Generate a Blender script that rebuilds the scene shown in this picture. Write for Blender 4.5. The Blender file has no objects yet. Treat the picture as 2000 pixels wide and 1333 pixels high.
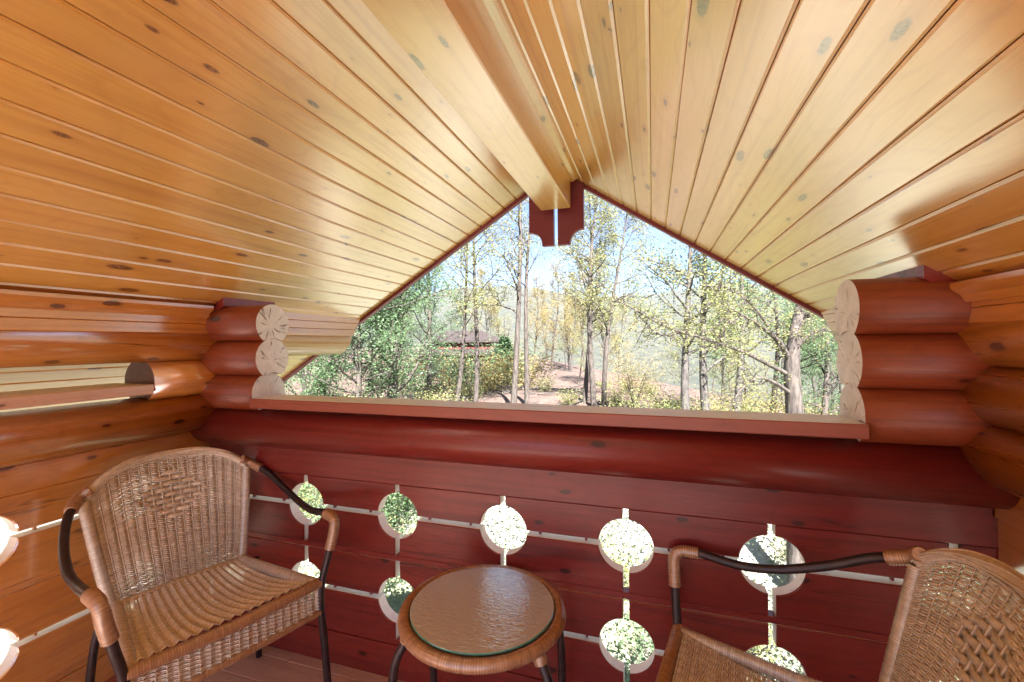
import bpy, math, random
import numpy as np
from mathutils import Matrix, Vector
random.seed(7); RNG = np.random.default_rng(7)
C = bpy.context.scene.collection
sc = bpy.context.scene
R = math.radians

# ------------------------------------------------------------------ camera
S = 1.45                       # metres from the lens to the face of the front boards
H = 1.283                      # lens height above the balcony floor
YAW, PITCH, ROLL = R(17.832), R(.154), R(-.437)
FPX = 854.3 / 2000             # focal length in picture widths
cy, sy, cp, sp, cr, sr = math.cos(YAW), math.sin(YAW), math.cos(PITCH), math.sin(PITCH), math.cos(ROLL), math.sin(ROLL)
f0 = Vector((-sy, cy, 0)); r0 = Vector((cy, sy, 0)); u0 = Vector((0, 0, 1))
F = f0 * cp + u0 * sp; U1 = -f0 * sp + u0 * cp
RT = r0 * cr + U1 * sr; UP = -r0 * sr + U1 * cr
cam_d = bpy.data.cameras.new('camera'); cam = bpy.data.objects.new('camera', cam_d); C.objects.link(cam)
cam_d.lens = 36 * FPX; cam_d.sensor_width = 36; cam_d.clip_start = .02; cam_d.clip_end = 30000
cam.matrix_world = Matrix(((RT.x, UP.x, -F.x, 0), (RT.y, UP.y, -F.y, 0), (RT.z, UP.z, -F.z, H), (0, 0, 0, 1)))
sc.camera = cam

# ------------------------------------------------------------------ light
SUN_EL, SUN_AZ = R(47), R(152)     # azimuth measured from +Y (into the picture) clockwise
w = bpy.data.worlds.new('World'); sc.world = w; w.use_nodes = True
wn = w.node_tree.nodes; wl = w.node_tree.links
sky = wn.new('ShaderNodeTexSky'); sky.sky_type = 'NISHITA'; sky.sun_disc = False
sky.sun_elevation = SUN_EL; sky.sun_rotation = SUN_AZ; sky.altitude = 2200; sky.air_density = .7; sky.dust_density = .05; sky.ozone_density = 4.0
bg = wn['Background']; bg.inputs['Strength'].default_value = .05
tc = wn.new('ShaderNodeTexCoord'); mp = wn.new('ShaderNodeMapping'); mp.inputs['Scale'].default_value = (1, 1, 2.6)
nz = wn.new('ShaderNodeTexNoise'); nz.inputs['Scale'].default_value = 2.6; nz.inputs['Detail'].default_value = 7; nz.inputs['Roughness'].default_value = .62
rp = wn.new('ShaderNodeValToRGB'); rp.color_ramp.elements[0].position = .5; rp.color_ramp.elements[1].position = .8
mx = wn.new('ShaderNodeMix'); mx.data_type = 'RGBA'; mx.inputs[7].default_value = (2.3, 2.5, 2.8, 1)
mm = wn.new('ShaderNodeMath'); mm.operation = 'MULTIPLY'; mm.inputs[1].default_value = .6
wl.new(tc.outputs['Generated'], mp.inputs[0]); wl.new(mp.outputs[0], nz.inputs[0]); wl.new(nz.outputs[0], rp.inputs[0])
wl.new(rp.outputs[0], mm.inputs[0]); wl.new(mm.outputs[0], mx.inputs[0]); wl.new(sky.outputs[0], mx.inputs[6]); wl.new(mx.outputs[2], bg.inputs['Color'])
sun_d = bpy.data.lights.new('sun', 'SUN'); sun_d.energy = 5; sun_d.angle = R(.5); sun_d.color = (1, .98, .95)
sun = bpy.data.objects.new('sun', sun_d); C.objects.link(sun)
sdir = Vector((math.sin(SUN_AZ) * math.cos(SUN_EL), math.cos(SUN_AZ) * math.cos(SUN_EL), math.sin(SUN_EL)))
sun.rotation_euler = sdir.to_track_quat('Z', 'Y').to_euler(); sun.location = (0, 0, 20)
sc.view_settings.view_transform = 'Standard'; sc.view_settings.look = 'None'
sc.view_settings.exposure = 2.82; sc.view_settings.gamma = 1
try: sc.view_settings.use_curve_mapping = False
except Exception: pass
sc.render.engine = 'CYCLES'
sc.cycles.use_denoising = True; sc.cycles.max_bounces = 8; sc.cycles.diffuse_bounces = 5; sc.cycles.glossy_bounces = 4
sc.cycles.transmission_bounces = 6; sc.cycles.transparent_max_bounces = 8; sc.cycles.volume_bounces = 0
sc.cycles.sample_clamp_indirect = 8; sc.cycles.caustics_refractive = False; sc.cycles.caustics_reflective = False

# ------------------------------------------------------------------ helpers
def tag(o, label=None, cat=None, group=None, kind=None):
    if label: o['label'] = label
    if cat: o['category'] = cat
    if group: o['group'] = group
    if kind: o['kind'] = kind
    return o
def empty(name, loc=(0, 0, 0), rz=0, **kw):
    o = bpy.data.objects.new(name, None); C.objects.link(o); o.location = loc; o.rotation_euler = (0, 0, rz)
    return tag(o, **kw)
def mesh(name, V, Fc, mats, smooth=False, fm=None, tint=None):
    me = bpy.data.meshes.new(name)
    if isinstance(V, np.ndarray) and isinstance(Fc, np.ndarray):
        n = Fc.shape[1]
        me.vertices.add(len(V)); me.vertices.foreach_set('co', V.astype(np.float32).ravel())
        me.loops.add(Fc.size); me.loops.foreach_set('vertex_index', Fc.astype(np.int32).ravel())
        me.polygons.add(len(Fc)); me.polygons.foreach_set('loop_start', np.arange(0, Fc.size, n, dtype=np.int32))
        me.polygons.foreach_set('loop_total', np.full(len(Fc), n, dtype=np.int32))
        me.update(calc_edges=True)
    else:
        me.from_pydata([tuple(v) for v in V], [], [tuple(f) for f in Fc]); me.update()
    for m in (mats if isinstance(mats, (list, tuple)) else [mats]): me.materials.append(m)
    if fm is not None: me.polygons.foreach_set('material_index', np.asarray(fm, dtype=np.int32))
    if smooth: me.polygons.foreach_set('use_smooth', np.ones(len(me.polygons), dtype=bool))
    if tint is not None:
        a = me.attributes.new('tint', 'FLOAT', 'POINT'); a.data.foreach_set('value', np.asarray(tint, dtype=np.float32))
    return me
def put(name, me, parent=None, M=None, **kw):
    """link a mesh; M is its world matrix when the parent only carries a location"""
    o = bpy.data.objects.new(name, me); C.objects.link(o)
    if parent is not None:
        o.parent = parent
        if M is not None: o.matrix_basis = parent.matrix_basis.inverted() @ M
    elif M is not None: o.matrix_basis = M
    return tag(o, **kw)
def child(name, me, parent, M=None, **kw):
    o = bpy.data.objects.new(name, me); C.objects.link(o); o.parent = parent
    if M is not None: o.matrix_basis = M
    return tag(o, **kw)
def axes(o, ex, ey, ez):
    return Matrix(((ex[0], ey[0], ez[0], o[0]), (ex[1], ey[1], ez[1], o[1]), (ex[2], ey[2], ez[2], o[2]), (0, 0, 0, 1)))
def prism(name, poly, x0, x1, mats, e0=None, e1=None, smooth=False, endmat=0, sidemat=None, seg=1):
    """poly in (y,z) swept along local x; e0/e1 give an extra x offset at each end as a function of (y,z)"""
    n = len(poly); V = []; Fc = []; fm = []
    for s in range(seg + 1):
        t = s / seg
        for (y, z) in poly:
            a = x0 + (e0(y, z) if e0 else 0); b = x1 + (e1(y, z) if e1 else 0)
            V.append((a + (b - a) * t, y, z))
    for s in range(seg):
        for i in range(n):
            j = (i + 1) % n; Fc.append((s * n + i, s * n + j, (s + 1) * n + j, (s + 1) * n + i)); fm.append(sidemat[i] if sidemat else 0)
    # area sign decides the winding
    A = sum(poly[i][0] * poly[(i + 1) % n][1] - poly[(i + 1) % n][0] * poly[i][1] for i in range(n))
    Fc.append(tuple(range(n))[::-1]); fm.append(endmat); Fc.append(tuple(seg * n + i for i in range(n))); fm.append(endmat)
    if A < 0: Fc = [f[::-1] for f in Fc]
    me = mesh(name, V, Fc, mats, fm=fm)
    if smooth:
        for p in me.polygons:
            if p.index < len(Fc) - 2: p.use_smooth = True
    return me
def box_poly(w_, h_, c=.002):
    return [(c, 0), (w_ - c, 0), (w_, c), (w_, h_ - c), (w_ - c, h_), (c, h_), (0, h_ - c), (0, c)]
def tube(pts, rad, n=8, caps=True, closed=False):
    P = np.array(pts, float); m = len(P); rad = np.full(m, rad) if np.isscalar(rad) else np.array(rad, float)
    T = np.gradient(P, axis=0) if not closed else np.roll(P, -1, 0) - np.roll(P, 1, 0)
    T /= np.linalg.norm(T, axis=1)[:, None] + 1e-12
    ref = np.array([0, 0, 1.]) if abs(T[0][2]) < .9 else np.array([1., 0, 0])
    Nn = np.zeros_like(P); v = np.cross(T[0], ref); v /= np.linalg.norm(v)
    for i in range(m):
        v = v - T[i] * (v @ T[i]); v /= np.linalg.norm(v) + 1e-12; Nn[i] = v
    B = np.cross(T, Nn); a = np.linspace(0, 2 * np.pi, n, endpoint=False)
    V = P[:, None] + rad[:, None, None] * (np.cos(a)[None, :, None] * Nn[:, None] + np.sin(a)[None, :, None] * B[:, None])
    V = V.reshape(-1, 3); i = np.arange(m - 1 if not closed else m)[:, None] * n; j = np.arange(n)[None, :]
    i2 = (i + n) % (m * n)
    Fc = np.stack([i + j, i + (j + 1) % n, i2 + (j + 1) % n, i2 + j], -1).reshape(-1, 4)
    return V, Fc
class Bag:
    """collects quads of one part"""
    def __init__(s): s.V = []; s.F = []; s.T = []; s.n = 0
    def add(s, V, Fc, t=.5):
        s.V.append(V); s.F.append(Fc + s.n); s.T.append(np.full(len(V), t) if np.isscalar(t) else t); s.n += len(V)
    def tube(s, pts, rad, n=8, t=.5, closed=False):
        V, Fc = tube(pts, rad, n, closed=closed)
        s.add(V, Fc, t)
        if not closed:   # close the ends with quads fans collapsed to a point
            for k, base in ((0, 0), (-1, len(V) - n)):
                c = np.array(pts[k], float); o = len(V)
                Vc = np.vstack([V[base:base + n], c[None]]); idx = np.arange(n)
                Fq = np.stack([idx, (idx + 1) % n, np.full(n, n), np.full(n, n)], -1)
                tris = Fq
                # store as thin quads through the centre
                Vq = np.vstack([Vc, c[None] + 1e-5]); Fq[:, 3] = n + 1
                s.add(Vq, Fq, t if np.isscalar(t) else .5)
    def mesh(s, name, mats, smooth=True):
        return mesh(name, np.vstack(s.V), np.vstack(s.F), mats, smooth=smooth, tint=np.concatenate(s.T))
def spline(ctrl, n=40):
    P = np.array(ctrl, float); P = np.vstack([2 * P[0] - P[1], P, 2 * P[-1] - P[-2]]); out = []
    m = len(ctrl) - 1
    for k in range(n + 1):
        t = k / n * m; i = min(int(t), m - 1); t -= i; p0, p1, p2, p3 = P[i:i + 4]
        out.append(.5 * ((2 * p1) + (-p0 + p2) * t + (2 * p0 - 5 * p1 + 4 * p2 - p3) * t * t + (-p0 + 3 * p1 - 3 * p2 + p3) * t ** 3))
    return np.array(out)

# ------------------------------------------------------------------ materials
def newmat(name):
    m = bpy.data.materials.new(name); m.use_nodes = True; nt = m.node_tree
    return m, nt.nodes, nt.links, nt.nodes['Principled BSDF']
def rgba(c): return (c[0], c[1], c[2], 1)
def mixc(N, L, fac, a, b, mode='MIX'):
    x = N.new('ShaderNodeMix'); x.data_type = 'RGBA'; x.blend_type = mode
    for s_, v in ((0, fac), (6, a), (7, b)):
        if hasattr(v, 'is_linked') or hasattr(v, 'links'): L.new(v, x.inputs[s_])
        else: x.inputs[s_].default_value = v if s_ == 0 else rgba(v)
    return x.outputs[2]
def ramp(N, L, src, a, b, va=0., vb=1.):
    x = N.new('ShaderNodeMapRange'); L.new(src, x.inputs[0]); x.inputs[1].default_value = a; x.inputs[2].default_value = b
    x.inputs[3].default_value = va; x.inputs[4].default_value = vb; return x.outputs[0]
def noise(N, L, vec, scale, detail=4, rough=.5, dist=0):
    x = N.new('ShaderNodeTexNoise'); L.new(vec, x.inputs['Vector']); x.inputs['Scale'].default_value = scale
    x.inputs['Detail'].default_value = detail; x.inputs['Roughness'].default_value = rough; x.inputs['Distortion'].default_value = dist
    return x.outputs[0]
def math2(N, L, op, a, b):
    x = N.new('ShaderNodeMath'); x.operation = op
    for i, v in enumerate((a, b)):
        if isinstance(v, (int, float)): x.inputs[i].default_value = v
        else: L.new(v, x.inputs[i])
    return x.outputs[0]
def vmap(N, L, vec, scale=(1, 1, 1)):
    x = N.new('ShaderNodeMapping'); L.new(vec, x.inputs[0]); x.inputs['Scale'].default_value = scale; return x.outputs[0]

def wood(name, base, dark, light, rough=.3, coat=.5, coat_rough=.2, spec=.5, knot=1., grain=1., ior=1.5, bump=.12, flat=False, cior=1.5):
    m, N, L, P = newmat(name)
    t = N.new('ShaderNodeTexCoord').outputs['Object']; oi = N.new('ShaderNodeObjectInfo').outputs['Random']
    off = N.new('ShaderNodeVectorMath'); off.operation = 'ADD'; L.new(t, off.inputs[0])
    sc_ = N.new('ShaderNodeVectorMath'); sc_.operation = 'SCALE'; sc_.inputs[0].default_value = (37.1, 13.7, 21.3); L.new(oi, sc_.inputs['Scale']); L.new(sc_.outputs[0], off.inputs[1])
    v = off.outputs[0]
    vo = N.new('ShaderNodeTexVoronoi'); vo.feature = 'F1'; vo.voronoi_dimensions = '2D' if flat else '3D'; L.new(vmap(N, L, v, (3.0, 9.5, 1) if flat else (5.5, 13, 13)), vo.inputs['Vector']); vo.inputs['Scale'].default_value = 1
    dk = vo.outputs['Distance']
    # grain lines bend round the knots
    warp = noise(N, L, vmap(N, L, v, (1.3, 5, 5)), 1.0, 2)
    g1 = N.new('ShaderNodeTexNoise'); L.new(vmap(N, L, v, (1.1, 42, 42)), g1.inputs['Vector']); g1.inputs['Scale'].default_value = 1; g1.inputs['Detail'].default_value = 3
    g1.inputs['Distortion'].default_value = .6
    ring = N.new('ShaderNodeMath'); ring.operation = 'SINE'
    q = math2(N, L, 'MULTIPLY', warp, 60.); q2 = math2(N, L, 'MULTIPLY', dk, 14.); q3 = math2(N, L, 'ADD', q, q2); L.new(q3, ring.inputs[0])
    rg = ramp(N, L, ring.outputs[0], .55, 1.)
    fine = noise(N, L, vmap(N, L, v, (6, 260, 260)), 1.0, 2)
    big = noise(N, L, vmap(N, L, v, (.8, 3, 3)), 1.0, 3)
    c = mixc(N, L, ramp(N, L, big, .3, .7), base, light)
    c = mixc(N, L, math2(N, L, 'MULTIPLY', ramp(N, L, g1.outputs[0], .5, .78), .5 * grain), c, dark)
    c = mixc(N, L, math2(N, L, 'MULTIPLY', rg, .13 * grain), c, dark)
    c = mixc(N, L, math2(N, L, 'MULTIPLY', ramp(N, L, fine, .5, .8), .22 * grain), c, dark)
    # drying checks: thin dark lines along the grain
    ckn = noise(N, L, vmap(N, L, v, (.55, 16, 16)), 1.0, 2); ckd = math2(N, L, 'ABSOLUTE', math2(N, L, 'SUBTRACT', ckn, .5), 0)
    gate = ramp(N, L, noise(N, L, vmap(N, L, v, (1.5, 4, 4)), 1.0, 1), .56, .60)
    c = mixc(N, L, math2(N, L, 'MULTIPLY', math2(N, L, 'MULTIPLY', ramp(N, L, ckd, .007, .001), gate), .0 if flat else .75), c, tuple(x * .3 for x in dark))
    # per piece tone
    c = mixc(N, L, math2(N, L, 'MULTIPLY', oi, .28), c, tuple(x * .62 for x in base))
    # sparse knots of different sizes
    wn_ = N.new('ShaderNodeTexWhiteNoise'); wn_.noise_dimensions = '3D'; L.new(vo.outputs['Position'], wn_.inputs[0])
    size = math2(N, L, 'MULTIPLY', math2(N, L, 'POWER', wn_.outputs[0], 1.8 if flat else 1.), (.115 if flat else .17) * knot)
    kd = math2(N, L, 'SUBTRACT', math2(N, L, 'ADD', dk, math2(N, L, 'MULTIPLY', noise(N, L, v, 60, 2), .03)), size)
    km = ramp(N, L, kd, .028, .0)
    halo = ramp(N, L, kd, .12, .0)
    kc = mixc(N, L, ramp(N, L, noise(N, L, v, 130, 3), .35, .65), tuple(x * .22 for x in dark), tuple(x * .6 for x in dark))
    c = mixc(N, L, math2(N, L, 'MULTIPLY', halo, .28), c, dark)
    c = mixc(N, L, math2(N, L, 'MULTIPLY', km, .92), c, kc)
    L.new(c, P.inputs['Base Color'])
    rr = ramp(N, L, g1.outputs[0], .2, .8, rough - .05, rough + .1); L.new(rr, P.inputs['Roughness'])
    P.inputs['Specular IOR Level'].default_value = spec; P.inputs['IOR'].default_value = ior
    P.inputs['Coat Weight'].default_value = coat; P.inputs['Coat Roughness'].default_value = coat_rough; P.inputs['Coat IOR'].default_value = cior
    b = N.new('ShaderNodeBump'); b.inputs['Strength'].default_value = bump; b.inputs['Distance'].default_value = .002
    hgt = math2(N, L, 'ADD', fine, math2(N, L, 'MULTIPLY', g1.outputs[0], 1.5)); L.new(hgt, b.inputs['Height']); L.new(b.outputs[0], P.inputs['Normal'])
    return m
CEIL = wood('amber_pine', (.76, .42, .085), (.44, .17, .03), (.82, .50, .12), rough=.30, coat=1., coat_rough=.20, spec=.6, ior=1.6, flat=True, knot=1., cior=3.7)
SIDE = wood('orange_stained_log', (.60, .25, .045), (.26, .07, .014), (.68, .32, .065), rough=.28, coat=1., coat_rough=.16, spec=.6, ior=1.6, cior=2.5)
FRONT = wood('shaded_red_log', (.205, .020, .019), (.09, .009, .008), (.25, .031, .024), rough=.38, coat=.45, coat_rough=.25, spec=.4, knot=.85, grain=1.5, bump=.3)  # side walls' stain, its dimmer light put into a darker, redder base
STACK = wood('shaded_brown_log', (.24, .050, .017), (.10, .016, .007), (.29, .070, .024), rough=.40, coat=.35, coat_rough=.3, spec=.35, knot=1.0, grain=1.4, bump=.3)  # stack logs of the same stain, shade put into the base colour
FLOORM = wood('red_floorboard', (.64, .44, .36), (.34, .19, .15), (.72, .53, .45), rough=.34, coat=.35, coat_rough=.3, knot=.6)
SILLM = wood('weathered_sill', (.30, .085, .06), (.16, .045, .035), (.36, .12, .085), rough=.4, coat=.3, coat_rough=.3, knot=.5)
EAVE = wood('red_painted_trim', (.15, .013, .026), (.09, .009, .014), (.18, .018, .034), rough=.45, coat=.2, knot=.2, grain=.4)
RAW = wood('bare_cut_wood', (.90, .88, .86), (.72, .64, .58), (.93, .92, .91), rough=.7, coat=0, spec=.3, knot=0, grain=.5)  # bare wood, base whitened further to stand for glow in the slots

PALES = wood('sheen_pale_sill', (.62, .40, .29), (.38, .2, .13), (.70, .48, .36), rough=.34, coat=.8, knot=.5, cior=2.2)  # left sill's reflected sheen put into a paler base colour
WEATH = wood('weathered_grey_wood', (.74, .76, .79), (.50, .48, .49), (.84, .86, .88), rough=.55, coat=.2, knot=.6, grain=.6)

def end_grain():
    m, N, L, P = newmat('grey_end_grain')
    t = N.new('ShaderNodeTexCoord').outputs['Object']; oi = N.new('ShaderNodeObjectInfo').outputs['Random']
    off = N.new('ShaderNodeVectorMath'); off.operation = 'ADD'; L.new(t, off.inputs[0]); off.inputs[1].default_value = (0, .012, .009)
    sep = N.new('ShaderNodeSeparateXYZ'); L.new(off.outputs[0], sep.inputs[0])
    y2 = math2(N, L, 'MULTIPLY', sep.outputs[1], sep.outputs[1]); z2 = math2(N, L, 'MULTIPLY', sep.outputs[2], sep.outputs[2])
    r = math2(N, L, 'SQRT', math2(N, L, 'ADD', y2, z2), 0)
    wob = noise(N, L, t, 22, 2); rr = math2(N, L, 'ADD', r, math2(N, L, 'MULTIPLY', wob, .012))
    s1 = math2(N, L, 'SINE', math2(N, L, 'MULTIPLY', rr, 1150.), 0)
    c = mixc(N, L, ramp(N, L, noise(N, L, t, 28, 4, .6), .3, .72), (.66, .68, .71), (.86, .88, .91))
    c = mixc(N, L, math2(N, L, 'MULTIPLY', ramp(N, L, s1, -.2, 1.), .30), c, (.34, .29, .26))
    ang = math2(N, L, 'ARCTAN2', sep.outputs[2], sep.outputs[1])
    cmb = N.new('ShaderNodeCombineXYZ'); L.new(math2(N, L, 'MULTIPLY', math2(N, L, 'COSINE', ang, 0), 1.25), cmb.inputs[0]); L.new(math2(N, L, 'MULTIPLY', math2(N, L, 'SINE', ang, 0), 1.25), cmb.inputs[1]); L.new(math2(N, L, 'ADD', math2(N, L, 'MULTIPLY', r, 5.), math2(N, L, 'MULTIPLY', oi, 40.)), cmb.inputs[2])
    ck = noise(N, L, cmb.outputs[0], 2.4, 4, .65)
    c = mixc(N, L, math2(N, L, 'MULTIPLY', ramp(N, L, ck, .58, .64), .8), c, (.16, .11, .09))
    white = math2(N, L, 'MULTIPLY', ramp(N, L, ck, .42, .34), ramp(N, L, r, .055, .02))
    c = mixc(N, L, math2(N, L, 'MULTIPLY', white, .75), c, (.80, .79, .78))
    L.new(c, P.inputs['Base Color']); P.inputs['Roughness'].default_value = .75
    b = N.new('ShaderNodeBump'); b.inputs['Strength'].default_value = .35; b.inputs['Distance'].default_value = .002; L.new(s1, b.inputs['Height']); L.new(b.outputs[0], P.inputs['Normal'])
    return m
ENDG = end_grain()
DARKEND = wood('dark_stained_end', (.11, .030, .018), (.05, .015, .01), (.14, .04, .025), rough=.5, coat=.2, knot=.3)
def simple(name, col, rough=.5, spec=.5, metal=0, nscale=0, ncol=None, coat=0):
    m, N, L, P = newmat(name); P.inputs['Base Color'].default_value = rgba(col); P.inputs['Roughness'].default_value = rough
    P.inputs['Metallic'].default_value = metal; P.inputs['Specular IOR Level'].default_value = spec; P.inputs['Coat Weight'].default_value = coat
    if nscale:
        t = N.new('ShaderNodeTexCoord').outputs['Object']
        L.new(mixc(N, L, ramp(N, L, noise(N, L, t, nscale, 4), .35, .65), col, ncol), P.inputs['Base Color'])
    return m
STEEL = simple('dark_bronze_paint', (.028, .020, .026), .38, .6, .3, 40, (.045, .032, .038))
DARK = simple('shadow_gap', (.02, .01, .008), .9, .1)
def rattan(name, a, b, c3):
    m, N, L, P = newmat(name)
    at = N.new('ShaderNodeAttribute'); at.attribute_name = 'tint'; tt = at.outputs['Fac']
    t = N.new('ShaderNodeTexCoord').outputs['Object']
    c = mixc(N, L, tt, a, b); c = mixc(N, L, math2(N, L, 'MULTIPLY', ramp(N, L, noise(N, L, t, 90, 4, .7), .45, .75), .6), c, c3)
    L.new(c, P.inputs['Base Color']); P.inputs['Roughness'].default_value = .36; P.inputs['Specular IOR Level'].default_value = .6; P.inputs['Coat Weight'].default_value = .7; P.inputs['Coat Roughness'].default_value = .3; P.inputs['Coat IOR'].default_value = 1.9
    return m
RATTAN = rattan('woven_rattan', (.52, .48, .40), (.90, .87, .80), (.28, .22, .15))
RATTANT = rattan('wrapped_rattan_dark', (.36, .20, .11), (.66, .46, .29), (.17, .08, .04))
def glassmat():
    m, N, L, P = newmat('pebbled_glass'); P.inputs['Base Color'].default_value = (.62, .74, .78, 1); P.inputs['Coat Weight'].default_value = 1; P.inputs['Coat IOR'].default_value = 2.9; P.inputs['Coat Roughness'].default_value = .05; P.inputs['Transmission Weight'].default_value = .1
    P.inputs['Roughness'].default_value = .12; P.inputs['IOR'].default_value = 1.52; P.inputs['Specular IOR Level'].default_value = .5
    t = N.new('ShaderNodeTexCoord').outputs['Object']
    h = noise(N, L, vmap(N, L, t, (60, 120, 60)), 1, 2, .5, .8); b = N.new('ShaderNodeBump'); b.inputs['Strength'].default_value = 1.; b.inputs['Distance'].default_value = .0022; L.new(b.outputs[0], P.inputs['Coat Normal'])
    L.new(h, b.inputs['Height']); L.new(b.outputs[0], P.inputs['Normal'])
    return m
GLASS = glassmat()
GEDGE = simple('green_glass_edge', (.10, .42, .38), .15, .8)
SCATTER = simple('pale_scatter_disc', (.55, .47, .42), .5, .4, 0, 160, (.45, .36, .31))  # pale disc colour, lightened so the glass above seems to scatter light
def leafmat(name, a, b, trans=.45):
    m, N, L, P = newmat(name)
    at = N.new('ShaderNodeAttribute'); at.attribute_name = 'tint'
    oi = N.new('ShaderNodeObjectInfo').outputs['Random']
    c = mixc(N, L, at.outputs['Fac'], a, b); c = mixc(N, L, math2(N, L, 'MULTIPLY', oi, .25), c, tuple(x * .6 for x in a))
    L.new(c, P.inputs['Base Color']); P.inputs['Roughness'].default_value = .55; P.inputs['Specular IOR Level'].default_value = .35
    tr = N.new('ShaderNodeBsdfTranslucent'); L.new(c, tr.inputs[0]); ms = N.new('ShaderNodeMixShader'); ms.inputs[0].default_value = trans
    L.new(P.outputs[0], ms.inputs[1]); L.new(tr.outputs[0], ms.inputs[2]); L.new(ms.outputs[0], N['Material Output'].inputs[0])
    return m
LEAF_G = leafmat('fresh_green_leaf', (.11, .19, .085), (.27, .38, .20), .55)
LEAF_Y = leafmat('yellow_green_leaf', (.22, .235, .085), (.40, .38, .17))
LEAF_O = leafmat('golden_spring_leaf', (.32, .25, .09), (.44, .37, .18))
LEAF_U = leafmat('pale_ground_cover_leaf', (.17, .21, .13), (.33, .36, .27))
LEAF_C = leafmat('evergreen_needles', (.02, .05, .018), (.045, .085, .03), .2)
def barkmat(name, a, b):
    m, N, L, P = newmat(name); t = N.new('ShaderNodeTexCoord').outputs['Object']
    n1 = noise(N, L, vmap(N, L, t, (14, 14, 3)), 1.5, 6, .65)
    L.new(mixc(N, L, ramp(N, L, n1, .38, .62), a, b), P.inputs['Base Color']); P.inputs['Roughness'].default_value = .9
    bb = N.new('ShaderNodeBump'); bb.inputs['Strength'].default_value = .8; bb.inputs['Distance'].default_value = .03; L.new(n1, bb.inputs['Height']); L.new(bb.outputs[0], P.inputs['Normal'])
    return m
BARK = barkmat('grey_brown_bark', (.045, .035, .03), (.13, .105, .09))
BARK2 = barkmat('pale_grey_bark', (.045, .038, .034), (.125, .11, .098))
def groundmat():
    m, N, L, P = newmat('leaf_litter_ground'); t = N.new('ShaderNodeTexCoord').outputs['Object']
    c = mixc(N, L, ramp(N, L, noise(N, L, t, 1.2, 8, .7), .35, .65), (.19, .18, .145), (.33, .32, .27))
    c = mixc(N, L, ramp(N, L, noise(N, L, t, 24, 6, .75), .45, .7), c, (.40, .38, .32))
    c = mixc(N, L, math2(N, L, 'MULTIPLY', ramp(N, L, noise(N, L, t, .35, 6, .65), .48, .6), .7), c, (.13, .17, .05))
    rad_ = N.new('ShaderNodeVectorMath'); rad_.operation = 'LENGTH'; L.new(t, rad_.inputs[0])
    br = mixc(N, L, ramp(N, L, noise(N, L, t, 2.5, 8, .7), .35, .65), (.070, .042, .033), (.165, .108, .086))
    c = mixc(N, L, ramp(N, L, rad_.outputs['Value'], 9, 14), c, br)  # zone near the house lightened to throw sunlight up onto the ceiling
    # far away: spring woods seen as a mass
    ln = N.new('ShaderNodeVectorMath'); ln.operation = 'LENGTH'; L.new(t, ln.inputs[0])
    far = mixc(N, L, ramp(N, L, noise(N, L, t, .05, 9, .8), .38, .62), (.020, .026, .018), (.085, .080, .050))
    c = mixc(N, L, ramp(N, L, ln.outputs['Value'], 60, 160), c, far)
    L.new(c, P.inputs['Base Color']); P.inputs['Roughness'].default_value = .95
    b = N.new('ShaderNodeBump'); b.inputs['Strength'].default_value = .6; b.inputs['Distance'].default_value = .05; L.new(noise(N, L, t, 9, 6, .7), b.inputs['Height']); L.new(b.outputs[0], P.inputs['Normal'])
    return m
GROUND = groundmat()

# ------------------------------------------------------------------ balcony: coordinates in units of S, height measured from the lens
def W(x, y, z): return Vector((x * S, y * S, H + z * S))
RL, SP = .057, .098                       # log radius, course height
XL, XRT, YF = -1.278, .560, .985          # log centre lines: left wall, right wall, front wall
YBK = -.95                                # the balcony goes on behind the camera
XRID, ZRID, SLL, SLR, YROOF = -.343, .655, .6195, .661, 1.631

# floor
floor = empty('floor', W(-.36, 0, -.885), kind='structure')
fb = .115 / S; y = YBK; row = 0
prof = box_poly(.113, .03, .003)
while y < 1.0:
    x = -1.31 - (row * .37 % 1.) * .9
    while x < .60:
        ln = (1.05 + .5 * random.random())
        x0, x1 = max(x, -1.33), min(x + ln, .62)
        if x1 - x0 > .05:
            me = prism('floorboard', prof, 0, (x1 - x0) * S - .003, FLOORM)
            put('floorboard', me, floor, axes(W(x0, y, -.885) - Vector((0, 0, .03)), (1, 0, 0), (0, 1, 0), (0, 0, 1)))
        x += ln
    y += .116 / S; row += 1
me = prism('subfloor', [(0, 0), ((1.03 - YBK) * S, 0), ((1.03 - YBK) * S, .1), (0, .1)], 0, 1.93 * S, DARK)
put('subfloor', me, floor, axes(W(-1.32, YBK, -.885) - Vector((0, 0, .136)), (1, 0, 0), (0, 1, 0), (0, 0, 1)))

# logs
def log_poly(groove=True, n=36, R_=RL * S, s_=SP * S, gap=.0012):
    out = []
    for i in range(n):
        a = 2 * math.pi * (i + .5) / n; y_, z_ = R_ * math.cos(a), R_ * math.sin(a)
        if groove and math.hypot(y_, z_ + s_) < R_ + gap and z_ < 0:
            h = math.sqrt(max((R_ + gap) ** 2 - y_ * y_, 0)); z_ = -s_ + h
        out.append((y_, z_))
    return out
LP = log_poly(); LPF = log_poly(False)
def add_log(parent, p0, ex, ln, mat, end=None, groove=True, e0=None, e1=None):
    ey = Vector((0, 0, 1)).cross(ex); me = prism('log', LP if groove else LPF, 0, ln, [mat, end or mat], smooth=True, endmat=1, e0=e0, e1=e1)
    return put('log', me, parent, axes(p0, ex, ey, (0, 0, 1)))
EX, EY = Vector((1, 0, 0)), Vector((0, 1, 0))
fw = empty('front_wall', W(-.36, YF, -.885), label='red-brown front wall of stacked logs over slotted boards with round cut-outs', cat='log wall', kind='thing')
XEL, XER = -1.037, .350
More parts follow.
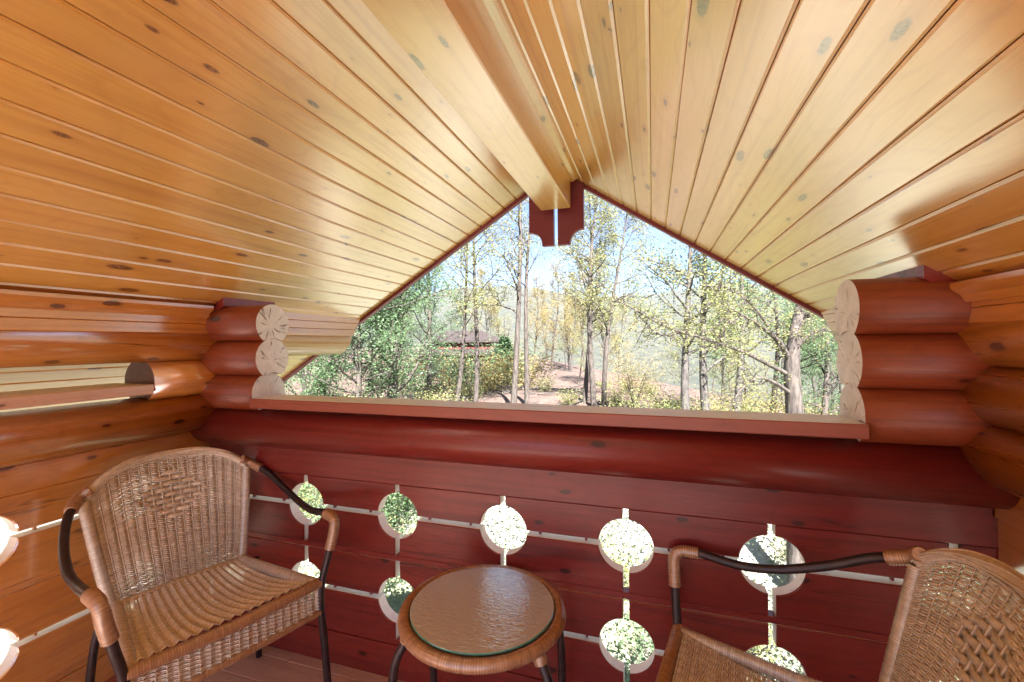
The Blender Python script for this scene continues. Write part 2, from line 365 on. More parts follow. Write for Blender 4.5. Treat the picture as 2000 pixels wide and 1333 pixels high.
for k, zc in enumerate((.0565, -.0415, -.1395)):
    add_log(fw, W(XEL - .012 * (k == 2) - .0 , YF, zc) - EX * (W(XEL, 0, 0).x - W(-1.41, 0, 0).x) , EX, (XEL - (-1.41)) * S - .003 * k, STACK, ENDG)
    add_log(fw, W(XER + .0035 * k, YF, zc), EX, (.70 - XER - .0035 * k) * S, STACK, ENDG)
add_log(fw, W(-1.41, YF, -.2375), EX, 2.11 * S, FRONT, ENDG, groove=False)
# sill laid on the lowest full log
sp_ = [(-.106 * 0, 0)]
me = prism('sill', box_poly(.104 * S, .0265 * S, .003), 0, (XER + .010 - (XEL - .018)) * S, [SILLM, WEATH], sidemat=[0, 0, 0, 0, 1, 0, 0, 0])
put('sill', me, fw, axes(W(XEL - .018, .922, -.1760), EX, EY, (0, 0, 1)))

def slotted(parent, O, eu, en, ulo, uhi, centres, mat, base, dz=0.):
    """boards facing -en; u along eu; base = heights: board top, slot row, joint, slot row, joint, foot"""
    T = .032 * S; r_ = .0597; hw = .0068; hh = .0063
    zt, zs1, zj1, zs2, zj2, zf = base
    cuts = [c for c in centres if ulo + .02 < c < uhi - .02]
    allc = list(centres)
    def piece(u0, u1, z0, z1, cz):
        # rectangle with the discs about (c, cz) taken out where they overlap
        pts = []
        def arc(c, a0, a1, zc_, n=9): return [(c + r_ * math.cos(a0 + (a1 - a0) * i / n), zc_ + r_ * math.sin(a0 + (a1 - a0) * i / n)) for i in range(n + 1)]
        low = abs(cz - z0) < abs(cz - z1)        # slot below this piece
        zed = z0 if low else z1
        dh = abs(zed - cz)
        rx = math.sqrt(r_ ** 2 - dh ** 2)
        L_ = any(abs(c + hw - u0) < 1e-6 for c in allc); R_ = any(abs(c - hw - u1) < 1e-6 for c in allc)
        cl, cr_ = u0 - hw, u1 + hw
        zz = math.sqrt(r_ ** 2 - hw ** 2); a_in = math.asin(dh / r_); a_out = math.pi / 2 - math.asin(hw / r_)
        if low:   # corners cut at the bottom
            if L_: pts += arc(cl, a_out, a_in, cz)
            else: pts += [(u0, z0)]
            if R_: pts += arc(cr_, math.pi - a_in, math.pi - a_out, cz)
            else: pts += [(u1, z0)]
            pts += [(u1, z1), (u0, z1)]
        else:
            pts += [(u0, z0), (u1, z0)]
            if R_: pts += arc(cr_, math.pi + a_out, math.pi + a_in, cz)
            else: pts += [(u1, z1)]
            if L_: pts += arc(cl, -a_in, -a_out, cz)
            else: pts += [(u0, z1)]
        n = len(pts); um, zm = (u0 + u1) / 2, (z0 + z1) / 2
        ch = .0026
        V = []; Fc = []; fm = []
        # front ring inset (tiny chamfer), front edge, back edge
        cen = np.array([um, zm])
        P2 = np.array(pts)
        nx = np.roll(P2, -1, 0) - np.roll(P2, 1, 0); nx /= np.linalg.norm(nx, axis=1)[:, None]
        inn = P2 + np.stack([-nx[:, 1], nx[:, 0]], 1) * ch
        ey_ = en; M = axes(O + eu * (um * S) + Vector((0, 0, zm * S)), eu, en, (0, 0, 1))
        for q in inn: V.append(((q[0] - um) * S, 0, (q[1] - zm) * S))
        for q in P2: V.append(((q[0] - um) * S, ch * S, (q[1] - zm) * S))
        for q in P2: V.append(((q[0] - um) * S, T, (q[1] - zm) * S))
        fcs = [tuple(range(n))]; fm = [0]
        for i in range(n):
            j = (i + 1) % n
            fcs.append((n + i, n + j, j, i)[::1]); fm.append(0)
            out_ = any(abs(pts[i][0] - e_) < 1e-6 and abs(pts[j][0] - e_) < 1e-6 for e_ in (ulo, uhi))
            fcs.append((2 * n + i, 2 * n + j, n + j, n + i)); fm.append(0 if out_ else 1)
        fcs.append(tuple(2 * n + i for i in range(n))[::-1]); fm.append(0)
        me = mesh('board', V, fcs, [mat, RAW], fm=fm)
        put('board', me, parent, M)
    edges = [ulo] + [e for c in cuts for e in (c - hw, c + hw)] + [uhi]
    for i in range(0, len(edges), 2):
        a, b = edges[i], edges[i + 1]
        piece(a, b, zs1 + hh, zt, zs1); piece(a, b, zj1 + .0072, zs1 - hh, zs1)
        piece(a, b, zs2 + hh, zj1 - .0078, zs2); piece(a, b, zj2 + .0072, zs2 - hh, zs2)
    for zj in (zj1, zj2):   # the tongue that runs through behind each joint
        me = prism('tongue_strip', box_poly(.024 * S, .0142 * S, .001), 0, (uhi - ulo) * S, [mat])
        put('tongue_strip', me, parent, axes(O + eu * (ulo * S) + en * (.003 * S) + Vector((0, 0, (zj - .0074) * S)), eu, en, (0, 0, 1)))
    me = prism('board', box_poly(T, (zj2 - .0085 - zf) * S, .002), 0, (uhi - ulo) * S, [mat])
    put('board', me, parent, axes(O + eu * (ulo * S) + Vector((0, 0, zf * S)), eu, en, (0, 0, 1)))
    # small pegs bridging the long slots
    pg = prism('peg', box_poly(.012, .0095 * S, .001), -.0035, .0035, [mat])
    for zs in (zs1, zs2):
        for c in centres:
            for d in (-.0885, .0905):
                if ulo < c + d < uhi: put('peg', pg, parent, axes(O + eu * ((c + d) * S) + en * .012 + Vector((0, 0, (zs - hh + .0035) * S)), eu, en, (0, 0, 1)))
FC = [-.939 + .2915 * k for k in range(-1, 6)]
FC = [-1.2305, -.939, -.6428, -.3490, -.0610, .2254, .5170]
# header board, standing a little proud of the slotted ones
me = prism('board', box_poly(.045 * S, .088 * S, .0025), 0, (.566 + 1.30) * S, [FRONT])
put('board', me, fw, axes(W(-1.30, .992, -.3690), EX, EY, (0, 0, 1)))
slotted(fw, W(0, 1.0, 0), EX, EY, -1.30, .588, FC, FRONT, (-.3705, -.4545, -.5655, -.6765, -.7875, -.884), 0)
me = prism('corner_post', box_poly(.05 * S, .583 * S, .003), 0, .050 * S, [FRONT]); put('corner_post', me, fw, axes(W(.5883, .994, -.884), EX, EY, (0, 0, 1)))
me = prism('corner_block', box_poly(.05 * S, .072 * S, .002), 0, .0212 * S, [FRONT]); put('corner_block', me, fw, axes(W(.5667, .997, -.3702), EX, EY, (0, 0, 1)))

# left wall ------------------------------------------------------------
lw = empty('left_wall', W(XL, 0, -.885), label='orange-brown log wall at left with a long narrow opening and sill', cat='log wall', kind='thing')
def side_logs(parent, xc, open_=False, tail_bottom=1.5277, tail_top=1.6234):
    k = (tail_top - tail_bottom) / (.1057 + .0444)
    sh = lambda y_, z_: z_ * k
    sh0 = (tail_bottom + k * (.0025 + .0444))
    add_log(parent, W(xc, YBK, .0025), EY, (sh0 - YBK) * S, SIDE, ENDG, e1=sh)
    if open_:
        add_log(parent, W(xc, .79, -.0955), EY, .32 * S, SIDE, DARKEND)
        add_log(parent, W(xc, YBK, -.0955), EY, (-.35 - YBK) * S, SIDE, None)
    else: add_log(parent, W(xc, YBK, -.0955), EY, (1.11 - YBK) * S, SIDE, ENDG)
    add_log(parent, W(xc, YBK, -.1935), EY, (1.11 - YBK) * S, SIDE, ENDG, groove=False)
    return sh0, k
sh0, kk = side_logs(lw, XL, True)
for o in [c for c in lw.children if c.name.startswith('log')]: pass
def end_mat(o, m): o.data.materials[1] = m
# the sawn end inside the opening is stained dark
for c in lw.children:
    pass
def top_boards(parent, xf, d, zs, t0):
    """flat boards above the top log; xf face, d = +1 when the face looks to +x"""
    for a, b in zip(zs[:-1], zs[1:]):
        hgt = (b - a) * S - .0012
        po = box_poly(.09 * S, hgt, .0022)
        k_ = kk; yb = t0 + k_ * a
        if d > 0: O = W(xf - .09, YBK, a)
        else: O = W(xf, YBK, a)
        me = prism('board', po, 0, (yb - YBK) * S, [SIDE, ENDG], e1=lambda y_, z_: z_ * k_, endmat=1)
        # local x along +Y, local y must point to -x
        put('board', me, parent, axes(O + EX * .09 * S, EY, -EX, (0, 0, 1)))
top_boards(lw, -1.2225, 1, (.0315, .0585, .0865, .116), 1.5277 + kk * .0444)
def crown(parent, xf, zt, d, y0, y1, mat):
    """small cove moulding under the ceiling; d=+1 for the left wall"""
    po = [(0, 0), (.010, -.002), (.014, .004), (.020, .016), (.034, .026), (.040, .034), (.040, .046), (0, .046)]
    me = prism('crown_moulding', [(-d * a, b) for a, b in po], 0, (y1 - y0) * S, [mat], smooth=False)
    put('crown_moulding', me, parent, axes(W(xf, y0, zt) - Vector((0, 0, .046)), EY, -EX, (0, 0, 1)))
crown(lw, -1.2225, .110, 1, YBK, .93, SIDE)
me = prism('sill', box_poly(.147 * S, .0255 * S, .003), 0, (.786 + .38) * S, [PALES, WEATH], sidemat=[0, 0, 0, 0, 1, 0, 0, 0])
put('sill', me, lw, axes(W(-1.2185, -.38, -.1262), EY, -EX, (0, 0, 1)))
me = prism('board', box_poly(.045 * S, .0605 * S, .0025), 0, (.99 - YBK) * S, [SIDE])
put('board', me, lw, axes(W(-1.292, YBK, -.3150), EY, -EX, (0, 0, 1)))
LC = [.51 + .2915 * k for k in range(-9, 2)]
slotted(lw, W(-1.30, 0, 0), EY, -EX, YBK, .998, LC, SIDE, (-.3165, -.4062, -.5180, -.6409, -.7600, -.884))
me = prism('skirting', [(0, 0), (.05, 0), (.05, .02), (.03, .03), (.02, .07), (0, .075)], 0, (1.0 - YBK) * S, [SILLM])
put('skirting', me, lw, axes(W(-1.30, YBK, -.8845), EY, EX, (0, 0, 1)))

# right wall -------------------------------------------------------------
rw = empty('right_wall', W(XRT, 0, -.885), label='orange-brown log wall at right with rounded logs lit from the side', cat='log wall', kind='thing')
kk_l = kk
kk = (1.6485 - 1.4523) / (.1132 + .0332)
k2 = kk
add_log(rw, W(XRT, YBK, .0025), EY, (1.4523 + k2 * .0357 - YBK) * S, SIDE, ENDG, e1=lambda y_, z_: z_ * k2)
add_log(rw, W(XRT, YBK, -.0955), EY, (1.11 - YBK) * S, SIDE, ENDG)
add_log(rw, W(XRT, YBK, -.1935), EY, (1.11 - YBK) * S, SIDE, ENDG, groove=False)
for a, b in ((.026, .0525), (.0525, .0785), (.0785, .100)):
    me = prism('board', box_poly(.09 * S, (b - a) * S - .0012, .0022), 0, (1.4523 + k2 * (a + .0332) - YBK) * S, [SIDE, ENDG], e1=lambda y_, z_: z_ * k2, endmat=1)
    put('board', me, rw, axes(W(.506 + .09, YBK, a), EY, -EX, (0, 0, 1)))
crown(rw, .506, .094, -1, YBK, .93, SIDE)
me = prism('board', box_poly(.045 * S, .0605 * S, .0025), 0, (.99 - YBK) * S, [SIDE])
put('board', me, rw, axes(W(.569 + .045, YBK, -.3150), EY, -EX, (0, 0, 1)))
slotted(rw, W(.577, 0, 0), EY, EX, YBK, .998, [.53 + .2915 * k for k in range(-9, 2)], SIDE, (-.3165, -.4062, -.5180, -.6409, -.7600, -.884))

# small scribed blocks between the top front log and the ceiling
def ceilz(x): return ZRID + (SLL * (x - XRID) if x < XRID else -SLR * (x - XRID))
for (xa, xb, nm) in ((-1.238, -1.1812, 0), (.4521, .515, 0)):
    za, zb = ceilz(xa), ceilz(xb); th = .024
    V = []
    for yy in (.948, 1.13):
        V += [W(xa, yy, za - th), W(xb, yy, zb - th), W(xb, yy, zb + .003), W(xa, yy, za + .003)]
    O = W((xa + xb) / 2, 1.0, (za + zb) / 2); V = [v - O for v in V]
    me = mesh('scribed_block', V, [(0, 1, 2, 3), (5, 4, 7, 6), (4, 0, 3, 7), (1, 5, 6, 2), (4, 5, 1, 0), (3, 2, 6, 7)], [FRONT]); put('scribed_block', me, fw, Matrix.Translation(O))

# ceiling ------------------------------------------------------------------
ceil = empty('ceiling', W(XRID, 0, ZRID), kind='structure')
def ceiling_side(slope, sgn, pitch, xg0, xend):
    n_ = math.sqrt(1 + slope * slope); down = Vector((sgn, 0, -slope)) / n_; nrm = Vector((-sgn * slope, 0, -1)).normalized()   # nrm points into the balcony
    wd = pitch * n_ * S
    ch, gp, t = .0058, .0009, .020
    # local y down the slope, local z into the room (face at z=0), body behind
    pf = [(gp, -t), (gp, -ch), (ch, 0), (wd - ch, 0), (wd - gp, -ch), (wd - gp, -t)]
    y0, y1 = YBK - .15, YROOF
    me = prism('ceiling_plank', pf, 0, (y1 - y0) * S, [CEIL])
    x = xg0; k = 0
    while (x - xend) * sgn < 0:
        zz = ZRID - slope * abs(x - XRID)
        O = W(x, y0, zz) - nrm * random.uniform(0, .0012)
        ex = EY; ez = nrm; ey = down
        M = axes(O, ex, ey, ez)
        if sgn < 0: pass
        put('ceiling_plank', me, ceil, M)
        x += sgn * pitch; k += 1
    O = W(XRID, y0, ZRID) + Vector((0, 0, .035))
    m2 = prism('light_seal_deck', [(-.0, -.12), (-.0, -.02), (2.0 * S, -.02), (2.0 * S, -.12)], 0, (y1 - y0) * S, [EAVE])  # unseen roof slab, added to stop light leaking between the planks
    put('light_seal_deck', m2, ceil, axes(W(XRID, y0, ZRID), EY, down, nrm))
ceiling_side(SLL, -1, .0502, -.3510, -2.02)
ceiling_side(SLR, 1, .0478, -.3379, 1.30)

# ridge beam + the moulding beside it
bx0, bx1, bz = -.2484 * 1.585, -.178 * 1.585, .3088 * 1.585
beam = empty('ridge_beam', W((bx0 + bx1) / 2, 0, bz), label='square amber ridge beam running overhead to the gable peak', cat='beam')
hb = (ZRID - bz + .0) * S
me = prism('beam_timber', box_poly((bx1 - bx0) * S, hb, .004), 0, (1.585 - YBK) * S, [CEIL]); put('beam_timber', me, beam, axes(W(bx1, YBK, bz), EY, -EX, (0, 0, 1)))
for sgn, xx, sl_ in ((1, bx1, SLR), (-1, bx0, SLL)):
    zc_ = ceilz(xx + sgn * .02)
    po = [(0, 0), (sgn * -.012, .0), (sgn * -.03, .012), (sgn * -.042, .012 - .0), (sgn * -.042, .05), (0, .05)]
    me = prism('bed_moulding', po, 0, (1.60 - YBK) * S, [CEIL]); put('bed_moulding', me, beam, axes(W(xx, YBK, zc_) - Vector((0, 0, .018)), EY, -EX, (0, 0, 1)))

# barge boards and the two hanging end boards
for sgn, sl_, nm, xe in ((-1, SLL, 'left', -2.02), (1, SLR, 'right', 1.30)):
    n_ = math.sqrt(1 + sl_ * sl_); down = Vector((sgn, 0, -sl_)) / n_; nrm = Vector((sgn * sl_, 0, 1)).normalized()
    b = empty('barge_board', W(XRID, YROOF, ZRID), label=f'dark red barge board along the {nm} slope of the gable edge', cat='barge board', group='barge boards of the gable')
    ln = abs(xe - XRID) * n_ * S
    me = prism('rake_board', [(.0, -.017), (.032, -.017), (.032, .20), (.0, .20)], 0, ln, [EAVE])
    ey = EY
    put('rake_board', me, b, axes(W(XRID, YROOF + .001, ZRID), down, EY, nrm))
    x0, x1 = ((-.4482, -.3527) if sgn < 0 else (-.3370, -.2395)); zt, zb = .59, .3645
    xo, xi = (x0, x1) if sgn < 0 else (x1, x0); rr = .047; s_ = 1 if sgn < 0 else -1
    pts = [(xi, ceilz(xi) - .002), (xo, ceilz(xo) - .002), (xo, zb + .054), (xo + s_ * .004, zb + .054)]
    for i in range(9):
        a = i / 8 * math.pi / 2; pts.append((xo + s_ * (.004 + rr * math.sin(a)), zb + .007 + rr * math.cos(a)))
    pts += [(xo + s_ * (.004 + rr), zb), (xi, zb)]
    pts = [((p[0]) , p[1]) for p in pts]
    O = W((x0 + x1) / 2, YROOF + .0, zb); Y0, Y1 = -.012 * S, .010 * S
    V = [Vector((p[0] * S - O.x, Y0, H + p[1] * S - O.z)) for p in pts] + [Vector((p[0] * S - O.x, Y1, H + p[1] * S - O.z)) for p in pts]
    n = len(pts); fc = [tuple(range(n)), tuple(range(n, 2 * n))[::-1]] + [(i, i + n, (i + 1) % n + n, (i + 1) % n) for i in range(n)]
    if s_ < 0: pass
    me = mesh('hanging_board', V, fc, [EAVE]); put('hanging_board', me, b, Matrix.Translation(O))

# ------------------------------------------------------------------ rattan armchairs
def ridged(bag, pts, r_, pitch=.0058, n=9, amp=.0017, t0=.3, t1=1.):
    P = np.array(pts); seg = np.linalg.norm(np.diff(P, axis=0), axis=1); s = np.concatenate([[0], np.cumsum(seg)]); m = max(3, int(s[-1] / pitch)) * 2 + 1
    q = np.linspace(0, s[-1], m); Q = np.stack([np.interp(q, s, P[:, i]) for i in range(3)], 1)
    rad = r_ + amp * np.where(np.arange(m) % 2, 1, -1) + RNG.uniform(-.0003, .0003, m)
    tt = np.repeat(np.repeat(RNG.uniform(t0, t1, (m + 1) // 2 + 1), 2)[:m] * np.where(np.arange(m) % 2, 1, .0), n)  # grooves tinted darker than the windings, crease shade put into colour
    V, Fc = tube(Q, rad, n)
    a = np.tile(np.linspace(0, 1, n, endpoint=False), m)
    bag.add(V, Fc, tt)
    bag_end(bag, V, Q, n)
def bag_end(bag, V, Q, n):
    for base, c in ((0, Q[0]), (len(V) - n, Q[-1])):
        idx = np.arange(n); Vc = np.vstack([V[base:base + n], c[None], c[None] + 1e-5])
        bag.add(Vc, np.stack([idx, (idx + 1) % n, np.full(n, n), np.full(n, n + 1)], -1), .5)
def weave(bag, fn, ribs, strands, amp, wid, th, alt=.45, skip=None, phase=0):
    """strands cross the ribs; fn(u,v) -> point, u 0..1 across, v 0..1"""
    e = 1e-3; m = ribs * 6 + 1; us = np.linspace(0, 1, m)
    for k in range(strands):
        v = (k + .5) / strands
        P = np.array([fn(u, v) for u in us]); Pv = np.array([fn(u, min(v + e, 1)) if v + e <= 1 else 2 * fn(u, v) - fn(u, v - e) for u in us]) - P
        Pu = np.gradient(P, axis=0); Pv /= np.linalg.norm(Pv, axis=1)[:, None]; Pu /= np.linalg.norm(Pu, axis=1)[:, None]
        Nn = np.cross(Pu, Pv); Nn /= np.linalg.norm(Nn, axis=1)[:, None]
        c = np.cos(2 * np.pi * us * ribs)           # +1 on a rib: strand goes behind it
        off = amp * (-(c ** 3) * .9 + .25) + alt * amp * np.cos(np.pi * us * ribs + np.pi * k)
        sl = Pv * (np.sin(2 * np.pi * us * ribs)[:, None] * wid * .28)
        if skip is not None: off = off - np.array([skip(u, v) for u in us]) * .006
        Q = P + Nn * off[:, None] + sl; j = RNG.uniform(-.0003, .0003)
        A = Q + Pv * (wid / 2 + j) ; B = Q - Pv * (wid / 2 - j); Cc = Q + Nn * th; D = Q - Nn * th
        V = np.stack([A, Cc, B, D], 1).reshape(-1, 3); i = np.arange(m - 1)[:, None] * 4; jn = np.arange(4)[None]
        Fc = np.stack([i + jn, i + (jn + 1) % 4, i + 4 + (jn + 1) % 4, i + 4 + jn], -1).reshape(-1, 4)
        t = np.clip(RNG.uniform(.25, .95) + RNG.normal(0, .12, m), 0, 1); bag.add(V, Fc, np.repeat(t, 4))
def make_chair(label):
    root = empty('rattan_armchair', label=label, cat='armchair', group='rattan armchairs on the balcony')
    wf, wb, d, hf, hbk = .250, .186, .440, .436, .424
    ztop = lambda u: .765 + .078 * (1 - abs(u) ** 3.6)
    def back(u, v):
        u = 2 * u - 1; hw_ = wb + .002 + (.240 - wb) * v ** .8; zt = ztop(u)
        return np.array([u * hw_, .446 + .080 * v + .080 * (1 - u * u) * v, .425 + (zt - .425) * v])
    # frame: each side one bent tube from foot over the arm to the back
    for s in (1, -1):
        b = Bag()
        ctrl = [(.281, -.03, 0), (.272, -.018, .2), (.262, -.008, .40), (.285, -.016, .52), (.305, -.022, .60), (.309, -.020, .632), (.313, .0, .646), (.318, .05, .648), (.320, .15, .636), (.325, .25, .646), (.316, .36, .686), (.294, .45, .737), (.256, .525, .770)]
        b.tube(spline([(s * x, y_, z_) for x, y_, z_ in ctrl], 90), .0125, 12)
        child('arm_tube', b.mesh('arm_tube', STEEL), root)
        b = Bag(); b.tube(spline([(s * .228, .395, .425), (s * .245, .42, .3), (s * .262, .455, 0)], 20), .0115, 10); child('leg', b.mesh('leg', STEEL), root)
        b = Bag(); b.tube([(s * .236, .2, .405), (s * .255, .03, .36)], .008, 8); child('brace', b.mesh('brace', STEEL), root)
        # wrapped knuckle where leg and arm meet
        b = Bag(); kp = spline([(s * x, y_, z_) for x, y_, z_ in [(.291, -.018, .545), (.303, -.022, .595), (.309, -.020, .632), (.313, .0, .646), (.317, .045, .648)]], 20)
        ridged(b, kp, .0168, .0060, 12, .0020)
        child('wrapped_joint', b.mesh('wrapped_joint', RATTANT if s < 0 else RATTANT), root)
        b = Bag(); kp = spline([(s * x, y_, z_) for x, y_, z_ in [(.284, .475, .748), (.258, .524, .772), (.228, .524, .792)]], 12)
        ridged(b, kp, .0165, .0060, 12, .0020); child('wrapped_joint', b.mesh('wrapped_joint', RATTANT), root)
        # side rolls of back and seat
        b = Bag(); ridged(b, [back((s + 1) / 2, v) + np.array([s * .006, 0, 0]) for v in np.linspace(0, .97, 16)], .0165, .0058, 10); child('back_rail', b.mesh('back_rail', RATTAN), root)
        b = Bag(); ridged(b, [(s * (wf + (wb - wf) * t), t * d, hf + (hbk - hf) * t) for t in np.linspace(0, 1, 8)], .0180, .0058, 10); child('seat_rail', b.mesh('seat_rail', RATTAN), root)
        b = Bag(); ridged(b, [(s * (wf + .003), 0, hf), (s * (wf + .003), -.002, hf - .094)], .011, .0058, 8); child('apron_rail', b.mesh('apron_rail', RATTAN), root)
    # ribs and strands of the back
    b = Bag()
    NR = 16
    dm = lambda u, v: 1. if abs(u - .5) / .22 + abs(v - .68) / .22 < 1 else 0.
    weave(b, back, NR, 66, .0042, .0062, .0016, skip=dm)
    for k in range(NR + 1):
        u = k / NR; b.tube([back(u, v) for v in np.linspace(.0, .985, 14)], .0022, 6, t=.15)
    o = child('woven_back', b.mesh('woven_back', RATTAN), root); o['kind'] = 'stuff'
    # flat basket-weave lozenge in the back
    b = Bag()
    rows = 9
    for r_ in range(rows):
        v = .68 + (r_ - (rows - 1) / 2) * .044; hw_ = .22 * (1 - abs(v - .68) / .22) + .02
        us = np.linspace(.5 - hw_, .5 + hw_, max(4, int(hw_ * 2 * NR * 4)))
        P = np.array([back(u, v) for u in us]); up = np.array([back(u, v + .01) for u in us]) - P; up /= np.linalg.norm(up, axis=1)[:, None]
        Nn = np.cross(np.gradient(P, axis=0), up); Nn /= np.linalg.norm(Nn, axis=1)[:, None]
        off = .0026 * np.tanh(3 * np.cos(np.pi * (us * NR + r_))) + .0015
        Q = P + Nn * off[:, None]; wd = .0078
        A = Q + up * wd; B_ = Q - up * wd; C2 = B_ - Nn * .001; D = A - Nn * .001; m = len(us)
        V = np.stack([A, B_, C2, D], 1).reshape(-1, 3); i = np.arange(m - 1)[:, None] * 4; jn = np.arange(4)[None]
        b.add(V, np.stack([i + jn, i + (jn + 1) % 4, i + 4 + (jn + 1) % 4, i + 4 + jn], -1).reshape(-1, 4), RNG.uniform(.2, .7))
    for k in range(4, NR - 3):
        u = k / NR; h_ = .22 * (1 - abs(u - .5) / .22)
        if h_ > .03:
            P = np.array([back(u, v) for v in np.linspace(.68 - h_, .68 + h_, 20)]); P[:, 1] -= .0012
            b.tube(P, .0026, 5, t=.3)
    o = child('lozenge_weave', b.mesh('lozenge_weave', RATTAN, smooth=False), root)
    # top roll
    b = Bag(); tp = [back(u, 1.0) + np.array([0, 0, .002]) for u in np.linspace(0, 1, 40)]
    for k in range(7):   # loops of strand running along the top roll
        a = -1.0 + k * .62
        pts = []
        for i, u in enumerate(np.linspace(0.0, 1, 60)):
            p = back(u, 1.0); aa = a + .5 * math.sin(u * 9 + k); pts.append(p + np.array([0, -math.cos(aa) * .0155, math.sin(aa) * .0155]))
        b.tube(pts, .0026, 5, t=float(RNG.uniform(.4, 1)))
    b.tube(tp, .0145, 10, t=.35)
    child('top_roll', b.mesh('top_roll', RATTAN), root)
    # seat
    def seat(u, v):
        u = 2 * u - 1; hw_ = (wf + (wb - wf) * v) - .010
        return np.array([u * hw_, .012 + v * (d - .02), hf + .012 + (hbk - hf - .004) * v - .034 * math.sin(math.pi * min(1, v * 1.0)) * (1 - .25 * u * u)])
    b = Bag(); weave(b, seat, 17, 78, .0052, .0052, .0016, alt=.12)
    for k in range(18):
        b.tube([seat(k / 17, v) - np.array([0, 0, .0025]) for v in np.linspace(0, 1, 12)], .0022, 5, t=.1)
    o = child('woven_seat', b.mesh('woven_seat', RATTAN), root); o['kind'] = 'stuff'
    # back edge seam, front rail, apron and its lower rail
    b = Bag(); ridged(b, [(-wb, d - .006, hbk + .006), (wb, d - .006, hbk + .006)], .0095, .0044, 8); child('rear_seam', b.mesh('rear_seam', RATTAN), root)
    b = Bag(); ridged(b, [(-wf - .012, -.004, hf + .003), (0, -.010, hf - .002), (wf + .012, -.004, hf + .003)], .0165, .0062, 12, .0019); child('front_rail', b.mesh('front_rail', RATTANT), root)
    def apron(u, v):
        u = 2 * u - 1; return np.array([u * (wf + .001), -.012 - .004 * (1 - u * u) + .006 * v, hf - .088 + .076 * v])
    b = Bag(); weave(b, lambda u, v: apron(1 - u, v) * np.array([1, 1, 1]), 20, 14, .0042, .0046, .0014)
    for k in range(21): b.tube([apron(k / 20, 0), apron(k / 20, 1)], .0024, 5, t=.15)
    o = child('woven_apron', b.mesh('woven_apron', RATTAN), root); o['kind'] = 'stuff'
    b = Bag(); ridged(b, [(-wf - .014, -.010, hf - .094), (0, -.015, hf - .094), (wf + .014, -.010, hf - .094)], .0105, .0058, 8); child('apron_rail', b.mesh('apron_rail', RATTANT), root)
    return root
def copy_thing(r, label):
    n = r.copy(); C.objects.link(n); n['label'] = label
    for ch in list(r.children):
        c = ch.copy(); C.objects.link(c); c.parent = n
    return n
ch1 = make_chair('woven rattan armchair at left with its whole back and seat in view')
ch2 = copy_thing(ch1, 'woven rattan armchair at right, cut off by the picture edge, facing the table')
def seat_at(o, x, y, ang):
    a = R(ang); b = Vector((math.cos(a), math.sin(a), 0)); f = -b; Lf = Vector((-f.y, f.x, 0))
    o.matrix_basis = axes((x, y, 0), Lf, b, (0, 0, 1))
# sitter's left (+x) crossed with backward (+y) points down, so mirror-free placement uses the symmetric chair with x flipped
def seat_at(o, x, y, ang):
    a = R(ang); o.location = (x, y, 0); o.rotation_euler = (0, 0, a - math.pi / 2)
seat_at(ch1, -1.200, 1.003, 161.9); ch1.scale = (1, 1, 1.02)
seat_at(ch2, .021, 1.112, -10.8)

# ------------------------------------------------------------------ round side table
TX, TY, TH, TR = -.480, 1.193, .520, .240
tb = empty('side_table', (TX, TY, 0), label='small round rattan-rimmed table with pebbled glass top between the chairs', cat='table')
b = Bag(); aa = np.linspace(0, 2 * np.pi, 181)
ringp = np.stack([(TR - .023) * np.cos(aa), (TR - .023) * np.sin(aa), np.full(181, TH - .024)], 1)
P = ringp; m_ = 440; aa = np.linspace(0, 2 * np.pi, m_, endpoint=False)
Q = np.stack([(TR - .0160) * np.cos(aa), (TR - .0160) * np.sin(aa), np.full(m_, TH - .019)], 1)
rad = .0165 + .0014 * np.where(np.arange(m_) % 2, 1, -1) + RNG.uniform(-.0004, .0004, m_)
V, Fc = tube(Q, rad, 14, closed=True)
# frame drift of a closed loop is nil in the plane; squash the roll a little taller than wide
tt = np.repeat(np.repeat(RNG.uniform(.1, 1, m_ // 2), 2) * np.where(np.arange(m_) % 2, 1, .0), 14)  # rim grooves get the dark tint, painted shade between windings
b.add(V, Fc, tt); child('wrapped_rim', b.mesh('wrapped_rim', RATTANT), tb)
def disc(name, r_, z0, z1, mats, seg=96, bev=.0015):
    V = []; fc = []; fm = []
    rings = [(r_ - bev, z1), (r_, z1 - bev), (r_, z0 + bev), (r_ - bev, z0)]
    for rr, z_ in rings:
        for i in range(seg): a = 2 * math.pi * i / seg; V.append((rr * math.cos(a), rr * math.sin(a), z_))
    fc.append(tuple(range(seg))); fm.append(0)
    for k in range(3):
        for i in range(seg): j = (i + 1) % seg; fc.append((k * seg + i, (k + 1) * seg + i, (k + 1) * seg + j, k * seg + j)); fm.append(1 if len(mats) > 1 else 0)
    fc.append(tuple(3 * seg + i for i in range(seg))[::-1]); fm.append(0)
    return mesh(name, V, fc, mats, fm=fm)
child('glass_top', disc('glass_top', TR - .0315, TH - .006, TH, [GLASS, GEDGE]), tb)
child('scatter_disc', disc('scatter_disc', TR - .034, TH - .022, TH - .018, [SCATTER]), tb)  # added disc that brightens the glass from below
